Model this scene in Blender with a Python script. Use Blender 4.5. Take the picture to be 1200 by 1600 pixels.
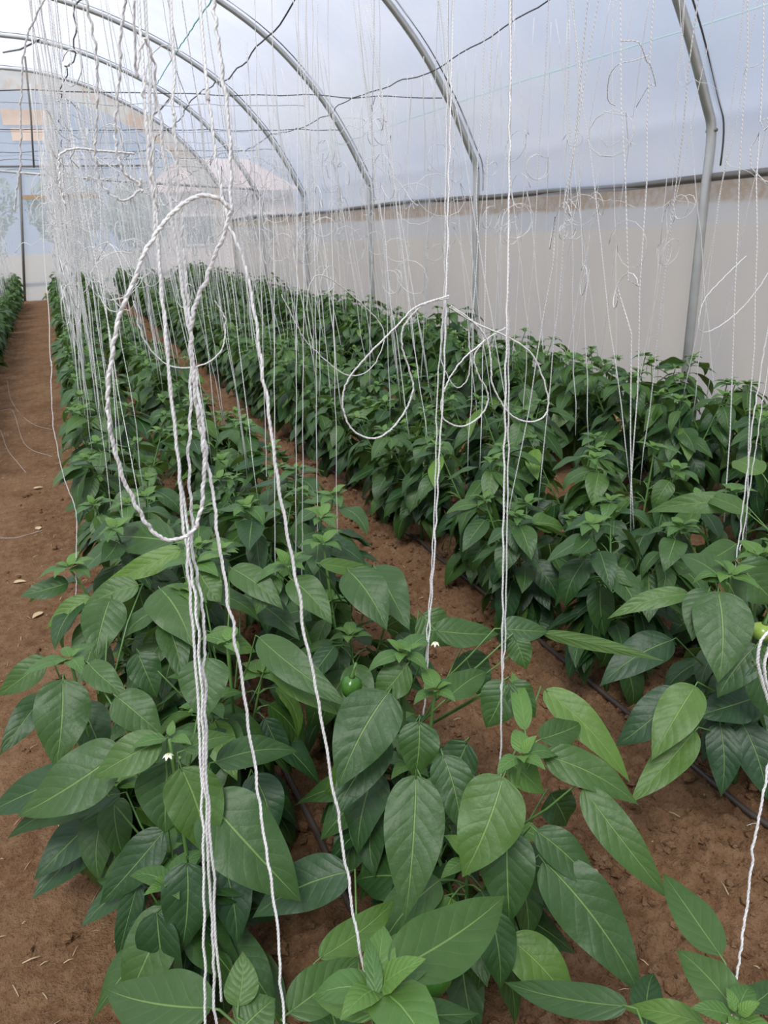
import bpy, math, random
import numpy as np
from mathutils import Vector, Matrix, noise

for o in list(bpy.data.objects): bpy.data.objects.remove(o)
SC = bpy.context.scene
COL = SC.collection

# ------------------------------------------------------------------ camera
# world: X across the tunnel (to the right), Y along the tunnel, Z up, metres
CAMH = 1.5
F = 1180.0
def _axes(vpx=75, vpy=370, vvx=715):
    d = np.array([vpx-600, vpy-800, F], float); d /= np.linalg.norm(d)
    vx = vvx-600; vy = -(d[0]*vx+d[2]*F)/d[1]
    v = np.array([vx, vy, F]); v /= np.linalg.norm(v)
    return np.cross(v, d), d, v
RX, DY, VZ = _axes()
cd = bpy.data.cameras.new('camera'); cam = bpy.data.objects.new('camera', cd); COL.objects.link(cam)
rt = Vector((RX[0], DY[0], -VZ[0])); dn = Vector((RX[1], DY[1], -VZ[1])); fw = Vector((RX[2], DY[2], -VZ[2]))
m = Matrix((rt, -dn, -fw)).transposed().to_4x4(); m.translation = (0, 0, CAMH)
cam.matrix_world = m
cd.sensor_fit = 'VERTICAL'; cd.sensor_height = 36; cd.lens = F/1600*36
cd.clip_start = 0.02; cd.clip_end = 300
cd.dof.use_dof = True; cd.dof.focus_distance = 1.5; cd.dof.aperture_fstop = 14
SC.camera = cam
CAMP = Vector((0, 0, CAMH))

def ray(px, py):
    q = np.array([px-600, py-800, F]); return q@RX, q@DY, q@VZ
def rY(px, py, Y):
    a, b, c = ray(px, py); t = Y/b; return Vector((a*t, Y, CAMH-c*t))
def rZ(px, py, z):
    a, b, c = ray(px, py); t = (CAMH-z)/c; return Vector((a*t, b*t, z))
def rX(px, py, X):
    a, b, c = ray(px, py); t = X/a; return Vector((X, b*t, CAMH-c*t))
def depth(P): return (P-CAMP).dot(fw)
def pxof(P):
    q = P-CAMP; dd = q.dot(fw); return 600+F*q.dot(rt)/dd, 800+F*q.dot(dn)/dd

# ------------------------------------------------------------------ world, sun, exposure
SC.view_settings.view_transform = 'Standard'; SC.view_settings.look = 'None'
SC.view_settings.gamma = 1; SC.view_settings.use_curve_mapping = False
SC.view_settings.exposure = 0.20
w = bpy.data.worlds.new('sky'); SC.world = w; w.use_nodes = True
nt = w.node_tree; nt.nodes.clear()
def N(nt, t, **k):
    n = nt.nodes.new(t)
    for a, b in k.items(): setattr(n, a, b)
    return n
out = N(nt, 'ShaderNodeOutputWorld'); bg = N(nt, 'ShaderNodeBackground')
tc = N(nt, 'ShaderNodeTexCoord'); mp = N(nt, 'ShaderNodeMapping'); mp.inputs['Scale'].default_value = (1, 1, 2.2)
nz = N(nt, 'ShaderNodeTexNoise'); nz.inputs['Scale'].default_value = 2.2; nz.inputs['Detail'].default_value = 6
cr = N(nt, 'ShaderNodeValToRGB')
cr.color_ramp.elements[0].position = .40; cr.color_ramp.elements[0].color = (.50, .66, .95, 1)
cr.color_ramp.elements[1].position = .62; cr.color_ramp.elements[1].color = (.93, .95, 1.0, 1)
nt.links.new(tc.outputs['Generated'], mp.inputs[0]); nt.links.new(mp.outputs[0], nz.inputs['Vector'])
nt.links.new(nz.outputs[0], cr.inputs[0]); nt.links.new(cr.outputs[0], bg.inputs[0]); nt.links.new(bg.outputs[0], out.inputs[0])
bg.inputs['Strength'].default_value = .74
sd = bpy.data.lights.new('sun', 'SUN'); sun = bpy.data.objects.new('sun', sd); COL.objects.link(sun)
sd.energy = 6.6; sd.angle = math.radians(20); sd.color = (1, .98, .95)
sun.rotation_euler = (math.radians(27), math.radians(-20), 0)

# ------------------------------------------------------------------ materials
def newmat(name):
    m = bpy.data.materials.new(name); m.use_nodes = True; m.node_tree.nodes.clear()
    return m, m.node_tree
def L(nt, a, b): nt.links.new(a, b)
def math_(nt, op, a, b=None, c=None):
    n = N(nt, 'ShaderNodeMath', operation=op)
    for i, x in enumerate((a, b, c)):
        if x is None: continue
        if isinstance(x, (int, float)): n.inputs[i].default_value = x
        else: L(nt, x, n.inputs[i])
    return n.outputs[0]
def smooth(nt, v, a, b, lo=0, hi=1):
    n = N(nt, 'ShaderNodeMapRange', interpolation_type='SMOOTHSTEP')
    L(nt, v, n.inputs[0])
    for i, x in zip((1, 2, 3, 4), (a, b, lo, hi)): n.inputs[i].default_value = x
    return n.outputs[0]
def mix(nt, f, a, b):
    n = N(nt, 'ShaderNodeMix', data_type='RGBA')
    for s, x in ((n.inputs[0], f), (n.inputs[6], a), (n.inputs[7], b)):
        if isinstance(x, (int, float)): s.default_value = x
        elif isinstance(x, tuple): s.default_value = (*x, 1)
        else: L(nt, x, s)
    return n.outputs[2]
def noise_(nt, scale, detail=4, vec=None, rough=.5):
    n = N(nt, 'ShaderNodeTexNoise'); n.inputs['Scale'].default_value = scale
    n.inputs['Detail'].default_value = detail; n.inputs['Roughness'].default_value = rough
    if vec is not None: L(nt, vec, n.inputs['Vector'])
    return n.outputs[0]
def principled(nt, col, rough=.5, metal=0, spec=.5, bump=None, bstr=.3, bdist=.01):
    p = N(nt, 'ShaderNodeBsdfPrincipled')
    if isinstance(col, tuple): p.inputs['Base Color'].default_value = (*col, 1)
    else: L(nt, col, p.inputs['Base Color'])
    if isinstance(rough, (int, float)): p.inputs['Roughness'].default_value = rough
    else: L(nt, rough, p.inputs['Roughness'])
    p.inputs['Metallic'].default_value = metal; p.inputs['Specular IOR Level'].default_value = spec
    if bump is not None:
        b = N(nt, 'ShaderNodeBump'); b.inputs['Strength'].default_value = bstr; b.inputs['Distance'].default_value = bdist
        L(nt, bump, b.inputs['Height']); L(nt, b.outputs[0], p.inputs['Normal'])
    return p
def finish(nt, sh):
    o = N(nt, 'ShaderNodeOutputMaterial'); L(nt, sh, o.inputs[0])
def objco(nt): return N(nt, 'ShaderNodeTexCoord').outputs['Object']

def leaf_material(name, mature, young):
    m, nt = newmat(name)
    uv = N(nt, 'ShaderNodeUVMap'); sp = N(nt, 'ShaderNodeSeparateXYZ'); L(nt, uv.outputs[0], sp.inputs[0])
    s = math_(nt, 'ABSOLUTE', math_(nt, 'MULTIPLY_ADD', sp.outputs[0], 2, -1)); t = sp.outputs[1]
    wv = math_(nt, 'MULTIPLY', math_(nt, 'SUBTRACT', noise_(nt, 14, 3, objco(nt)), .5), .09)
    q = math_(nt, 'FRACT', math_(nt, 'MULTIPLY', math_(nt, 'ADD', wv, math_(nt, 'SUBTRACT', t, math_(nt, 'MULTIPLY', s, .24))), 7.5))
    tri = math_(nt, 'MULTIPLY', math_(nt, 'ABSOLUTE', math_(nt, 'SUBTRACT', q, .5)), 2)
    side = smooth(nt, tri, .88, 1.0); mid = smooth(nt, s, .012, .05, 1, 0)
    fade = smooth(nt, s, .55, .95, 1, 0)
    side = math_(nt, 'MULTIPLY', side, fade)
    att = N(nt, 'ShaderNodeAttribute', attribute_name='tint').outputs['Fac']
    oi = N(nt, 'ShaderNodeObjectInfo').outputs['Random']
    c = mix(nt, att, mature, young)
    uvn = noise_(nt, 30, 3, objco(nt))
    c = mix(nt, math_(nt, 'MULTIPLY', uvn, .35), c, tuple(x*.55 for x in mature))
    c = mix(nt, math_(nt, 'MULTIPLY', oi, .25), c, (mature[0]*.8, mature[1]*.8, mature[2]*1.2))
    vcol = mix(nt, .42, c, (.30, .48, .14))
    c = mix(nt, math_(nt, 'MAXIMUM', mid, math_(nt, 'MULTIPLY', side, .20)), c, vcol)
    geo = N(nt, 'ShaderNodeNewGeometry')
    c = mix(nt, math_(nt, 'MULTIPLY', geo.outputs['Backfacing'], .6), c, (.13, .22, .09))
    pillow = math_(nt, 'SUBTRACT', 1, math_(nt, 'POWER', tri, 2))
    h = math_(nt, 'ADD', math_(nt, 'MULTIPLY', pillow, .5), math_(nt, 'MULTIPLY', mid, -1.3))
    h = math_(nt, 'ADD', h, math_(nt, 'MULTIPLY', noise_(nt, 70, 3, objco(nt)), 1.3))
    p = principled(nt, c, .47, spec=.48, bump=h, bstr=.5, bdist=.0022)
    tr = N(nt, 'ShaderNodeBsdfTranslucent'); L(nt, mix(nt, .5, c, (.25, .42, .03)), tr.inputs[0])
    ms = N(nt, 'ShaderNodeMixShader'); ms.inputs[0].default_value = .17
    L(nt, p.outputs[0], ms.inputs[1]); L(nt, tr.outputs[0], ms.inputs[2]); finish(nt, ms.outputs[0])
    return m
M = {}
M['leaf'] = leaf_material('pepper_leaf', (.0165, .062, .0165), (.14, .27, .032))
M['young'] = leaf_material('young_pepper_leaf', (.036, .108, .026), (.16, .31, .045))

def simple(name, col, rough=.5, metal=0, spec=.5, var=None, vs=20, bstr=.2, bdist=.004):
    m, nt = newmat(name)
    n = noise_(nt, vs, 4, objco(nt))
    c = mix(nt, n, col, var) if var else col
    finish(nt, principled(nt, c, rough, metal, spec, n, bstr, bdist).outputs[0]); return m
M['stem'] = simple('stem_green', (.07, .15, .035), .5, var=(.12, .24, .06), vs=40)
M['pepper'] = simple('green_pepper_skin', (.035, .12, .015), .22, var=(.07, .2, .03), vs=12, bstr=.05)
M['palepepper'] = simple('pale_pepper_skin', (.30, .40, .08), .25, var=(.22, .36, .06), vs=12, bstr=.05)
M['petal'] = simple('white_petal', (.75, .74, .60), .6)
M['anther'] = simple('yellow_bud', (.55, .50, .12), .6)
M['steel'] = simple('galvanised_steel', (.60, .61, .60), .38, .7, var=(.40, .41, .40), vs=9, bstr=.08)
M['darkpipe'] = simple('dark_pipe', (.10, .10, .10), .5, .2, var=(.2, .18, .15), vs=14)
M['wire'] = simple('dark_wire', (.06, .06, .06), .6, .3)
M['thinwire'] = simple('grey_wire', (.18, .18, .18), .6, .3)
M['teal'] = simple('teal_twine', (.16, .55, .48), .7)
M['drip'] = simple('drip_hose', (.035, .033, .033), .45, var=(.10, .075, .06), vs=18)
M['wood'] = simple('timber', (.38, .25, .14), .8, var=(.50, .36, .22), vs=8)
M['straw'] = simple('straw', (.42, .29, .15), .85, var=(.6, .45, .28), vs=60)
M['patch'] = simple('peach_patch', (.72, .55, .44), .8, var=(.85, .70, .58), vs=5)
M['brick'] = simple('pink_brick', (.50, .40, .37), .9, var=(.54, .45, .42), vs=6)
M['plaster'] = simple('pale_plaster', (.62, .58, .55), .9, var=(.7, .66, .62), vs=4)
M['tile'] = simple('roof_tile', (.42, .30, .27), .9, var=(.48, .36, .33), vs=8)
M['glass'] = simple('dark_glass', (.06, .07, .08), .15)
M['bark'] = simple('bark', (.12, .08, .05), .9, var=(.2, .14, .1), vs=20)
M['treeleaf'] = simple('tree_leaf', (.05, .11, .04), .6, var=(.10, .18, .06), vs=3)
M['outground'] = simple('dry_earth', (.28, .22, .165), .95, var=(.28, .25, .18), vs=.7, bstr=.3, bdist=.05)
M['weed'] = simple('pale_weed', (.30, .34, .12), .7, var=(.42, .42, .2), vs=10)

def string_material():
    m, nt = newmat('white_string')
    tc = N(nt, 'ShaderNodeUVMap').outputs[0]
    sp = N(nt, 'ShaderNodeSeparateXYZ'); L(nt, tc, sp.inputs[0])
    tw = math_(nt, 'SINE', math_(nt, 'MULTIPLY', math_(nt, 'ADD', math_(nt, 'MULTIPLY', sp.outputs[1], 90), sp.outputs[0]), 6.283))
    c = mix(nt, smooth(nt, tw, -.9, .2, 0, 1), (.74, .73, .73), (.97, .97, .96))
    p = principled(nt, c, .6, spec=.4, bump=tw, bstr=.5, bdist=.0012)
    tr = N(nt, 'ShaderNodeBsdfTranslucent'); L(nt, c, tr.inputs[0])
    ms = N(nt, 'ShaderNodeMixShader'); ms.inputs[0].default_value = .3
    L(nt, p.outputs[0], ms.inputs[1]); L(nt, tr.outputs[0], ms.inputs[2]); finish(nt, ms.outputs[0]); return m
M['string'] = string_material()

def film(name, transp, col, tcol, stain_shade=None, bump=.15, wr=(1.2, 1.2, 1.2)):
    m, nt = newmat(name)
    co = objco(nt); mp = N(nt, 'ShaderNodeMapping'); mp.inputs['Scale'].default_value = wr; L(nt, co, mp.inputs[0])
    n = noise_(nt, 1.3, 5, mp.outputs[0])
    tf = N(nt, 'ShaderNodeMapRange'); L(nt, n, tf.inputs[0])
    tf.inputs[1].default_value = .3; tf.inputs[2].default_value = .7
    tf.inputs[3].default_value = transp-.07; tf.inputs[4].default_value = transp+.07
    tfac = tf.outputs[0]
    c = mix(nt, n, col, tuple(x*.9 for x in col)); ct = mix(nt, n, tcol, tuple(x*.93 for x in tcol))
    if stain_shade is not None:
        c, ct, tfac = stain_shade(nt, co, c, ct, tfac)
    b = N(nt, 'ShaderNodeBump'); b.inputs['Strength'].default_value = bump; b.inputs['Distance'].default_value = .03
    L(nt, n, b.inputs['Height'])
    df = N(nt, 'ShaderNodeBsdfDiffuse'); L(nt, c, df.inputs[0]); L(nt, b.outputs[0], df.inputs['Normal'])
    tl = N(nt, 'ShaderNodeBsdfTranslucent'); L(nt, ct, tl.inputs[0]); L(nt, b.outputs[0], tl.inputs['Normal'])
    m1 = N(nt, 'ShaderNodeMixShader'); m1.inputs[0].default_value = .68; L(nt, df.outputs[0], m1.inputs[1]); L(nt, tl.outputs[0], m1.inputs[2])
    tp = N(nt, 'ShaderNodeBsdfTransparent')
    m2 = N(nt, 'ShaderNodeMixShader'); L(nt, tfac, m2.inputs[0]); L(nt, m1.outputs[0], m2.inputs[1]); L(nt, tp.outputs[0], m2.inputs[2])
    finish(nt, m2.outputs[0]); return m
M['roof_film'] = film('roof_film', .30, (.70, .72, .78), (.72, .735, .80))
def curtain_stain_shade(nt, co, c, ct, tfac):
    sp = N(nt, 'ShaderNodeSeparateXYZ'); L(nt, co, sp.inputs[0]); z = sp.outputs[2]
    wob = noise_(nt, 3.0, 5, co); n2 = noise_(nt, 14, 5, co, .7)
    zz = math_(nt, 'ADD', z, math_(nt, 'MULTIPLY', math_(nt, 'SUBTRACT', wob, .5), .06))
    band = smooth(nt, zz, 1.54, 1.58)
    f = math_(nt, 'MULTIPLY', band, smooth(nt, n2, .35, .62, .3, .9))
    c = mix(nt, f, c, (.42, .30, .20)); ct = mix(nt, f, ct, (.50, .38, .27))
    bl = noise_(nt, .8, 3, co)
    c = mix(nt, smooth(nt, bl, .45, .7, 0, .35), c, (.5, .5, .52))  # grey blotches paint in patches of shade showing through the film
    tf = math_(nt, 'MULTIPLY', tfac, math_(nt, 'SUBTRACT', 1, math_(nt, 'MULTIPLY', band, .7)))
    return c, ct, tf
M['curtain'] = film('curtain_film', .12, (.62, .60, .585), (.62, .60, .58), curtain_stain_shade, .25, (1, 2.2, 1))
M['end_film'] = film('end_wall_film', .34, (.75, .80, .85), (.78, .83, .88))
def strip_stain(nt, co, c, ct, tfac):
    n2 = noise_(nt, 2.2, 5, co, .6)
    f = smooth(nt, n2, .48, .66, 0, .75)
    c = mix(nt, f, c, (.80, .52, .34)); ct = mix(nt, f, ct, (.85, .6, .42)); return c, ct, tfac
M['strip_film'] = film('folded_film', .08, (.92, .90, .84), (.92, .90, .84), strip_stain)

def soil_material():
    m, nt = newmat('red_brown_soil'); co = objco(nt)
    n1 = noise_(nt, 2.5, 5, co); n2 = noise_(nt, 22, 6, co, .65); n3 = noise_(nt, 120, 4, co, .7)
    c = mix(nt, smooth(nt, n1, .3, .7), (.158, .080, .038), (.245, .138, .072))
    c = mix(nt, smooth(nt, n2, .35, .7, 0, .6), c, (.34, .21, .12))
    c = mix(nt, smooth(nt, n3, .52, .68, 0, .65), c, (.095, .045, .027))
    h = math_(nt, 'ADD', math_(nt, 'MULTIPLY', n2, 1.2), math_(nt, 'MULTIPLY', n3, .9))
    finish(nt, principled(nt, c, .95, spec=.12, bump=h, bstr=.9, bdist=.018).outputs[0]); return m
M['soil'] = soil_material()

# ------------------------------------------------------------------ mesh helpers
class MB:
    def __init__(s): s.v = []; s.f = []; s.uv = []; s.t = []
    def add(s, vs, fs, uvs=None, tint=0.0):
        o = len(s.v); s.v += [tuple(x) for x in vs]
        s.f += [tuple(i+o for i in f) for f in fs]
        s.uv += uvs if uvs else [(0, 0)]*len(vs); s.t += [tint]*len(vs)
    def tube(s, pts, rad, n=6, caps=True, vscale=1.0, tint=0.0):
        pts = [Vector(p) for p in pts]; k = len(pts)
        rads = rad if isinstance(rad, (list, tuple)) else [rad]*k
        vs = []; uvs = []; up = None; ln = 0.0
        for i, p in enumerate(pts):
            d = (pts[min(i+1, k-1)]-pts[max(i-1, 0)])
            if d.length < 1e-9: d = Vector((0, 0, 1))
            d.normalize()
            if up is None:
                up = d.orthogonal().normalized()
            up = (up-d*up.dot(d))
            if up.length < 1e-6: up = d.orthogonal()
            up.normalize(); sd_ = d.cross(up)
            if i: ln += (p-pts[i-1]).length
            for j in range(n):
                a = 2*math.pi*j/n
                vs.append(p+(up*math.cos(a)+sd_*math.sin(a))*rads[i]); uvs.append((j/n, ln*vscale))
        fs = [(i*n+j, i*n+(j+1) % n, (i+1)*n+(j+1) % n, (i+1)*n+j) for i in range(k-1) for j in range(n)]
        if caps: fs += [tuple(range(n-1, -1, -1)), tuple((k-1)*n+j for j in range(n))]
        s.add(vs, fs, uvs, tint)
    def box(s, a, b):
        x0, y0, z0 = a; x1, y1, z1 = b
        vs = [(x0,y0,z0),(x1,y0,z0),(x1,y1,z0),(x0,y1,z0),(x0,y0,z1),(x1,y0,z1),(x1,y1,z1),(x0,y1,z1)]
        s.add(vs, [(0,3,2,1),(4,5,6,7),(0,1,5,4),(1,2,6,5),(2,3,7,6),(3,0,4,7)])
    def blob(s, c, r, sub=1, jit=.25, sc=(1, 1, 1), rnd=random, nseg=8, nring=5):
        vs = [Vector((0, 0, r*sc[2]))]; 
        for i in range(1, nring):
            ph = math.pi*i/nring
            for j in range(nseg):
                th = 2*math.pi*j/nseg; k = r*(1+rnd.uniform(-jit, jit))
                vs.append(Vector((math.sin(ph)*math.cos(th)*k*sc[0], math.sin(ph)*math.sin(th)*k*sc[1], math.cos(ph)*k*sc[2])))
        vs.append(Vector((0, 0, -r*sc[2])))
        fs = [(0, 1+j, 1+(j+1) % nseg) for j in range(nseg)]
        for i in range(nring-2):
            for j in range(nseg):
                a = 1+i*nseg; fs.append((a+j, a+nseg+j, a+nseg+(j+1) % nseg, a+(j+1) % nseg))
        e = len(vs)-1; a = 1+(nring-2)*nseg
        fs += [(a+(j+1) % nseg, a+j, e) for j in range(nseg)]
        s.add([v+Vector(c) for v in vs], fs)
    def mesh(s, name, mat, smooth_=True):
        me = bpy.data.meshes.new(name); me.from_pydata(s.v, [], s.f)
        me.materials.append(mat)
        if smooth_: me.shade_smooth()
        idx = np.empty(len(me.loops), dtype=np.int32); me.loops.foreach_get('vertex_index', idx)
        ul = me.uv_layers.new(name='UVMap'); uv = np.array(s.uv, dtype=np.float32)[idx]
        ul.data.foreach_set('uv', uv.ravel())
        at = me.attributes.new('tint', 'FLOAT', 'POINT'); at.data.foreach_set('value', np.array(s.t, dtype=np.float32))
        return me
def obj(name, mb, mat, parent=None, smooth_=True, loc=None):
    o = bpy.data.objects.new(name, mb.mesh(name, mat, smooth_) if isinstance(mb, MB) else mb); COL.objects.link(o)
    if parent: o.parent = parent
    if loc is not None: o.location = loc
    return o
def tag(o, label, cat, group=None, kind=None):
    o['label'] = label; o['category'] = cat
    if group: o['group'] = group
    if kind: o['kind'] = kind
    return o
def struct(o): o['kind'] = 'structure'; return o
def empty(name, loc, rz=0):
    o = bpy.data.objects.new(name, None); COL.objects.link(o); o.empty_display_size = .05
    o.location = loc; o.rotation_euler = (0, 0, rz); return o
def spline(pts, per=6):
    P = [Vector(p) for p in pts]; P = [P[0]*2-P[1]]+P+[P[-1]*2-P[-2]]; out = []
    for i in range(1, len(P)-2):
        for k in range(per):
            t = k/per; a, b, c, d = P[i-1:i+3]
            out.append(.5*((2*b)+(-a+c)*t+(2*a-5*b+4*c-d)*t*t+(-a+3*b-3*c+d)*t**3))
    out.append(P[-2]); return out

# ------------------------------------------------------------------ floor
BEDS = [-1.15, .33, 1.62, 2.98]
DRIPS = [.38, 1.44, 2.95, -1.1]
YEND = 20.6
def hz(x, y):
    b = max(math.exp(-((x-c)/.30)**2) for c in BEDS)
    z = -.03+.055*b+.012*noise.noise(Vector((x*1.5, y*1.5, 3)))
    if y > 12: z += .10*((y-12)/9)**1.5
    return z
def rough_z(x, y):
    b = max(math.exp(-((x-c)/.36)**2) for c in BEDS)
    if x > .6: b = max(b, .9)
    v = Vector((x, y, 0))
    a = noise.noise(v*8)*.014+abs(noise.noise(v*21))*.030+abs(noise.noise(v*43+Vector((3,1,2))))*.020+abs(noise.noise(v*80))*.007
    return a*(.30+.95*b)
def axis_pts(a, b, fine0, fine1, step, grow=1.06, mx=.5):
    pts = []; x = fine0
    while x < fine1: pts.append(x); x += step
    s = step; lo = []; x = fine0
    while x > a: s = min(s*grow, mx); x -= s; lo.append(x)
    s = step; hi = []; x = fine1
    while x < b: hi.append(x); s = min(s*grow, mx); x += s
    hi.append(b)
    return sorted(lo)+pts+hi
xs = axis_pts(-5.0, 4.42, -.7, 2.0, .009, 1.05, .25); ys = axis_pts(-3.0, YEND+.05, .4, 2.6, .009, 1.015, .12)
mb = MB(); nx, ny = len(xs), len(ys)
vs = [(x, y, hz(x, y)+rough_z(x, y)) for y in ys for x in xs]
fs = [(j*nx+i, j*nx+i+1, (j+1)*nx+i+1, (j+1)*nx+i) for j in range(ny-1) for i in range(nx-1)]
mb.add(vs, fs); struct(obj('floor', mb, M['soil']))
def gz(x, y): return hz(x, y)+rough_z(x, y)

# outside ground: the floor's surroundings
mb = MB(); R_ = 90
mb.add([(-R_,-R_,-.12),(R_,-R_,-.12),(R_,R_,-.12),(-R_,R_,-.12)], [(0,1,2,3)])
struct(obj('ground_outside', mb, M['outground']))

# ------------------------------------------------------------------ greenhouse shell
XW = 4.3
HP = [(4.3, -.05), (4.3, .8), (4.3, 1.6), (4.3, 2.0), (4.22, 2.20), (3.97, 2.66), (3.6, 3.18), (3.0, 3.76), (2.25, 4.22), (1.3, 4.62), (.4, 4.84), (-.3, 4.90)]
XC = -.3
prof = spline([(x, 0, z) for x, z in HP], 5)
half = [(p.x, p.z) for p in prof]
full = half+[(2*XC-x, z) for x, z in half[::-1][1:]]
def offset(pf, d):
    o = []
    for i, (x, z) in enumerate(pf):
        a = pf[max(i-1, 0)]; b = pf[min(i+1, len(pf)-1)]
        tx, tz = b[0]-a[0], b[1]-a[1]; l = math.hypot(tx, tz); o.append((x+tz/l*d, z-tx/l*d))
    return o
HOOPS = [1.25, 4.43, 7.70, 10.80, 13.98, 17.05, 20.15]
HOOPL = ['wide steel hoop passing over the camera', 'thick steel hoop whose post stands clear beside the side curtain',
         'second thick steel hoop back, where a level wire is knotted', 'steel hoop third back along the side curtain',
         'slender steel hoop fourth back along the side curtain', 'steel hoop carrying the long level cross pipe',
         'steel hoop next to the end wall, edged with stained folded film']
ts = struct(empty('trim_1', (0, 0, 0)))
bpy.data.objects.remove(ts)
for k, Y in enumerate(HOOPS):
    if k == 0: continue
    h = empty('greenhouse_hoop', (0, Y, 0)); tag(h, HOOPL[k], 'hoop', 'steel hoops of the tunnel')
    mb = MB(); mb.tube([(x, 0, z) for x, z in full], .034, 10); obj('pipe', mb, M['steel'], h)
    mb = MB(); mb.tube([(x, -.065, z) for x, z in offset(full, .045) if z > 1.75], .007, 5); obj('lashing_wire', mb, M['wire'], h)
    for sx in (XW, 2*XC-XW):
        mb = MB(); mb.tube([(sx, -.045, 2.02), (sx, .045, 2.02)], .012, 8); obj('bolt', mb, M['darkpipe'], h)

skin = [p for p in offset(full, .05) if p[1] > 1.70]
ylist = [-3.0]; 
while ylist[-1] < YEND: ylist.append(min(ylist[-1]+.35, YEND))
mb = MB(); n_ = len(skin); vs = []
for y in ylist:
    nearest = min(abs(y-h) for h in HOOPS)
    sag = .035*min(1, nearest/1.2)
    for i, (x, z) in enumerate(skin):
        g = 1+.0; w_ = .012*noise.noise(Vector((x*2, y*2, z*2)))
        vs.append((x-(x-XC)/5*sag+w_, y, z-sag*.6+w_))
mb.add(vs, [(j*n_+i, (j+1)*n_+i, (j+1)*n_+i+1, j*n_+i+1) for j in range(len(ylist)-1) for i in range(n_-1)])
struct(obj('ceiling', mb, M['roof_film']))
def curtain(name, X, s):
    mb = MB(); zs = [-.06+i*.06 for i in range(31)]; vs = []
    for y in ylist:
        for z in zs:
            zt = min(z, 1.74+.02*math.sin(y*.8))
            vs.append((X+s*(.035*noise.noise(Vector((y*.5, z*.8, 1)))+.012*noise.noise(Vector((y*2, z*2, 7)))), y, zt))
    k = len(zs); mb.add(vs, [(j*k+i, j*k+i+1, (j+1)*k+i+1, (j+1)*k+i) for j in range(len(ylist)-1) for i in range(k-1)])
    struct(obj(name, mb, M['curtain']))
curtain('wall_right', 4.375, 1); curtain('wall_left', 2*XC-4.375, -1)
mb = MB(); mb.tube([(4.345+.008*noise.noise(Vector((y, 0, 0))), y, 1.735+.02*math.sin(y*.8)+.02*noise.noise(Vector((y*.7, 5, 0)))) for y in ylist], .027, 8)
tag(obj('roller_pipe', mb, M['darkpipe']), 'long dark pipe running along the top of the stained side curtain', 'pipe')

# end wall
top = [p for p in offset(full, .03)]
inner = [(x*.94+XC*.06, z) for x, z in offset(full, -.10)]
endc = [p for p in top if p[1] > 0]
mb = MB(); vs = [(XC, YEND, 1.5)]+[(x, YEND, z) for x, z in top]
mb.add(vs, [(0, i, i+1) for i in range(1, len(top))]+[(0, len(top), 1)])
struct(obj('wall_far', mb, M['end_film'], smooth_=False))
ys_ = HOOPS[-1]+.03
o1 = [p for p in offset(full, -.03) if p[1] > 1.5]; o2 = [p for p in offset(full, -.40) if p[1] > 1.2]
mb = MB(); vs = []; q = min(len(o1), len(o2))
def resamp(pf, n):
    d = [0]
    for a, b in zip(pf, pf[1:]): d.append(d[-1]+math.hypot(b[0]-a[0], b[1]-a[1]))
    o = []
    for i in range(n):
        t = d[-1]*i/(n-1); o.append((np.interp(t, d, [p[0] for p in pf]), np.interp(t, d, [p[1] for p in pf])))
    return o
a_, b_ = resamp(o1, 90), resamp(o2, 90)
for i, (p, r_) in enumerate(zip(a_, b_)):
    sc = .85+.15*abs(math.sin(i*.55))
    for k in range(4):
        t = k/3*sc; vs.append((p[0]+(r_[0]-p[0])*t, ys_+.02*math.sin(i*1.1+k)+.02*k, p[1]+(r_[1]-p[1])*t))
mb.add(vs, [(i*4+k, i*4+k+1, i*4+5+k, i*4+4+k) for i in range(89) for k in range(3)])
tag(obj('film_valance', mb, M['strip_film']), 'cream folded plastic strip with peach stains under the arch by the end wall', 'plastic strip')
# end wall frame
fr = empty('end_wall_frame', (0, YEND-.06, 0)); tag(fr, 'door frame and bottom board of the end wall beyond the path', 'door frame')
pA = rY(31, 265, YEND-.06); 
pD = rY(35, 455, YEND-.06); mb = MB(); mb.tube([(pD.x, 0, 0), (pA.x, 0, pA.z)], .03, 8); obj('post', mb, M['darkpipe'], fr)
pB = rY(35, 308, YEND-.06); pC = rY(120, 312, YEND-.06)
mb = MB(); mb.box((pB.x, -.03, pB.z-.05), (pC.x+.5, .03, pB.z+.04)); obj('rail', mb, M['wood'], fr, False)
mb = MB(); mb.box((pA.x+.03, -.05, .02), (.5, .02, .24)); obj('board', mb, M['wood'], fr, False)
mb = MB(); mb.box((-2.8, -.02, pB.z+.62), (2.6, .015, pB.z+.66)); obj('crossbar', mb, M['darkpipe'], fr, False)
for (x0, y0, x1, y1), lb in (((0, 170, 82, 196), 'larger peach patch on the end wall film'), ((16, 200, 72, 220), 'smaller pale patch below the larger one on the end wall film')):
    a = rY(x0, y0, YEND-.03); b = rY(x1, y1, YEND-.03)
    mb = MB(); mb.box((a.x, YEND-.034, b.z), (b.x, YEND-.026, a.z)); tag(obj('repair_patch', mb, M['patch'], None, False), lb, 'patch', 'patches on the end wall')

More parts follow.
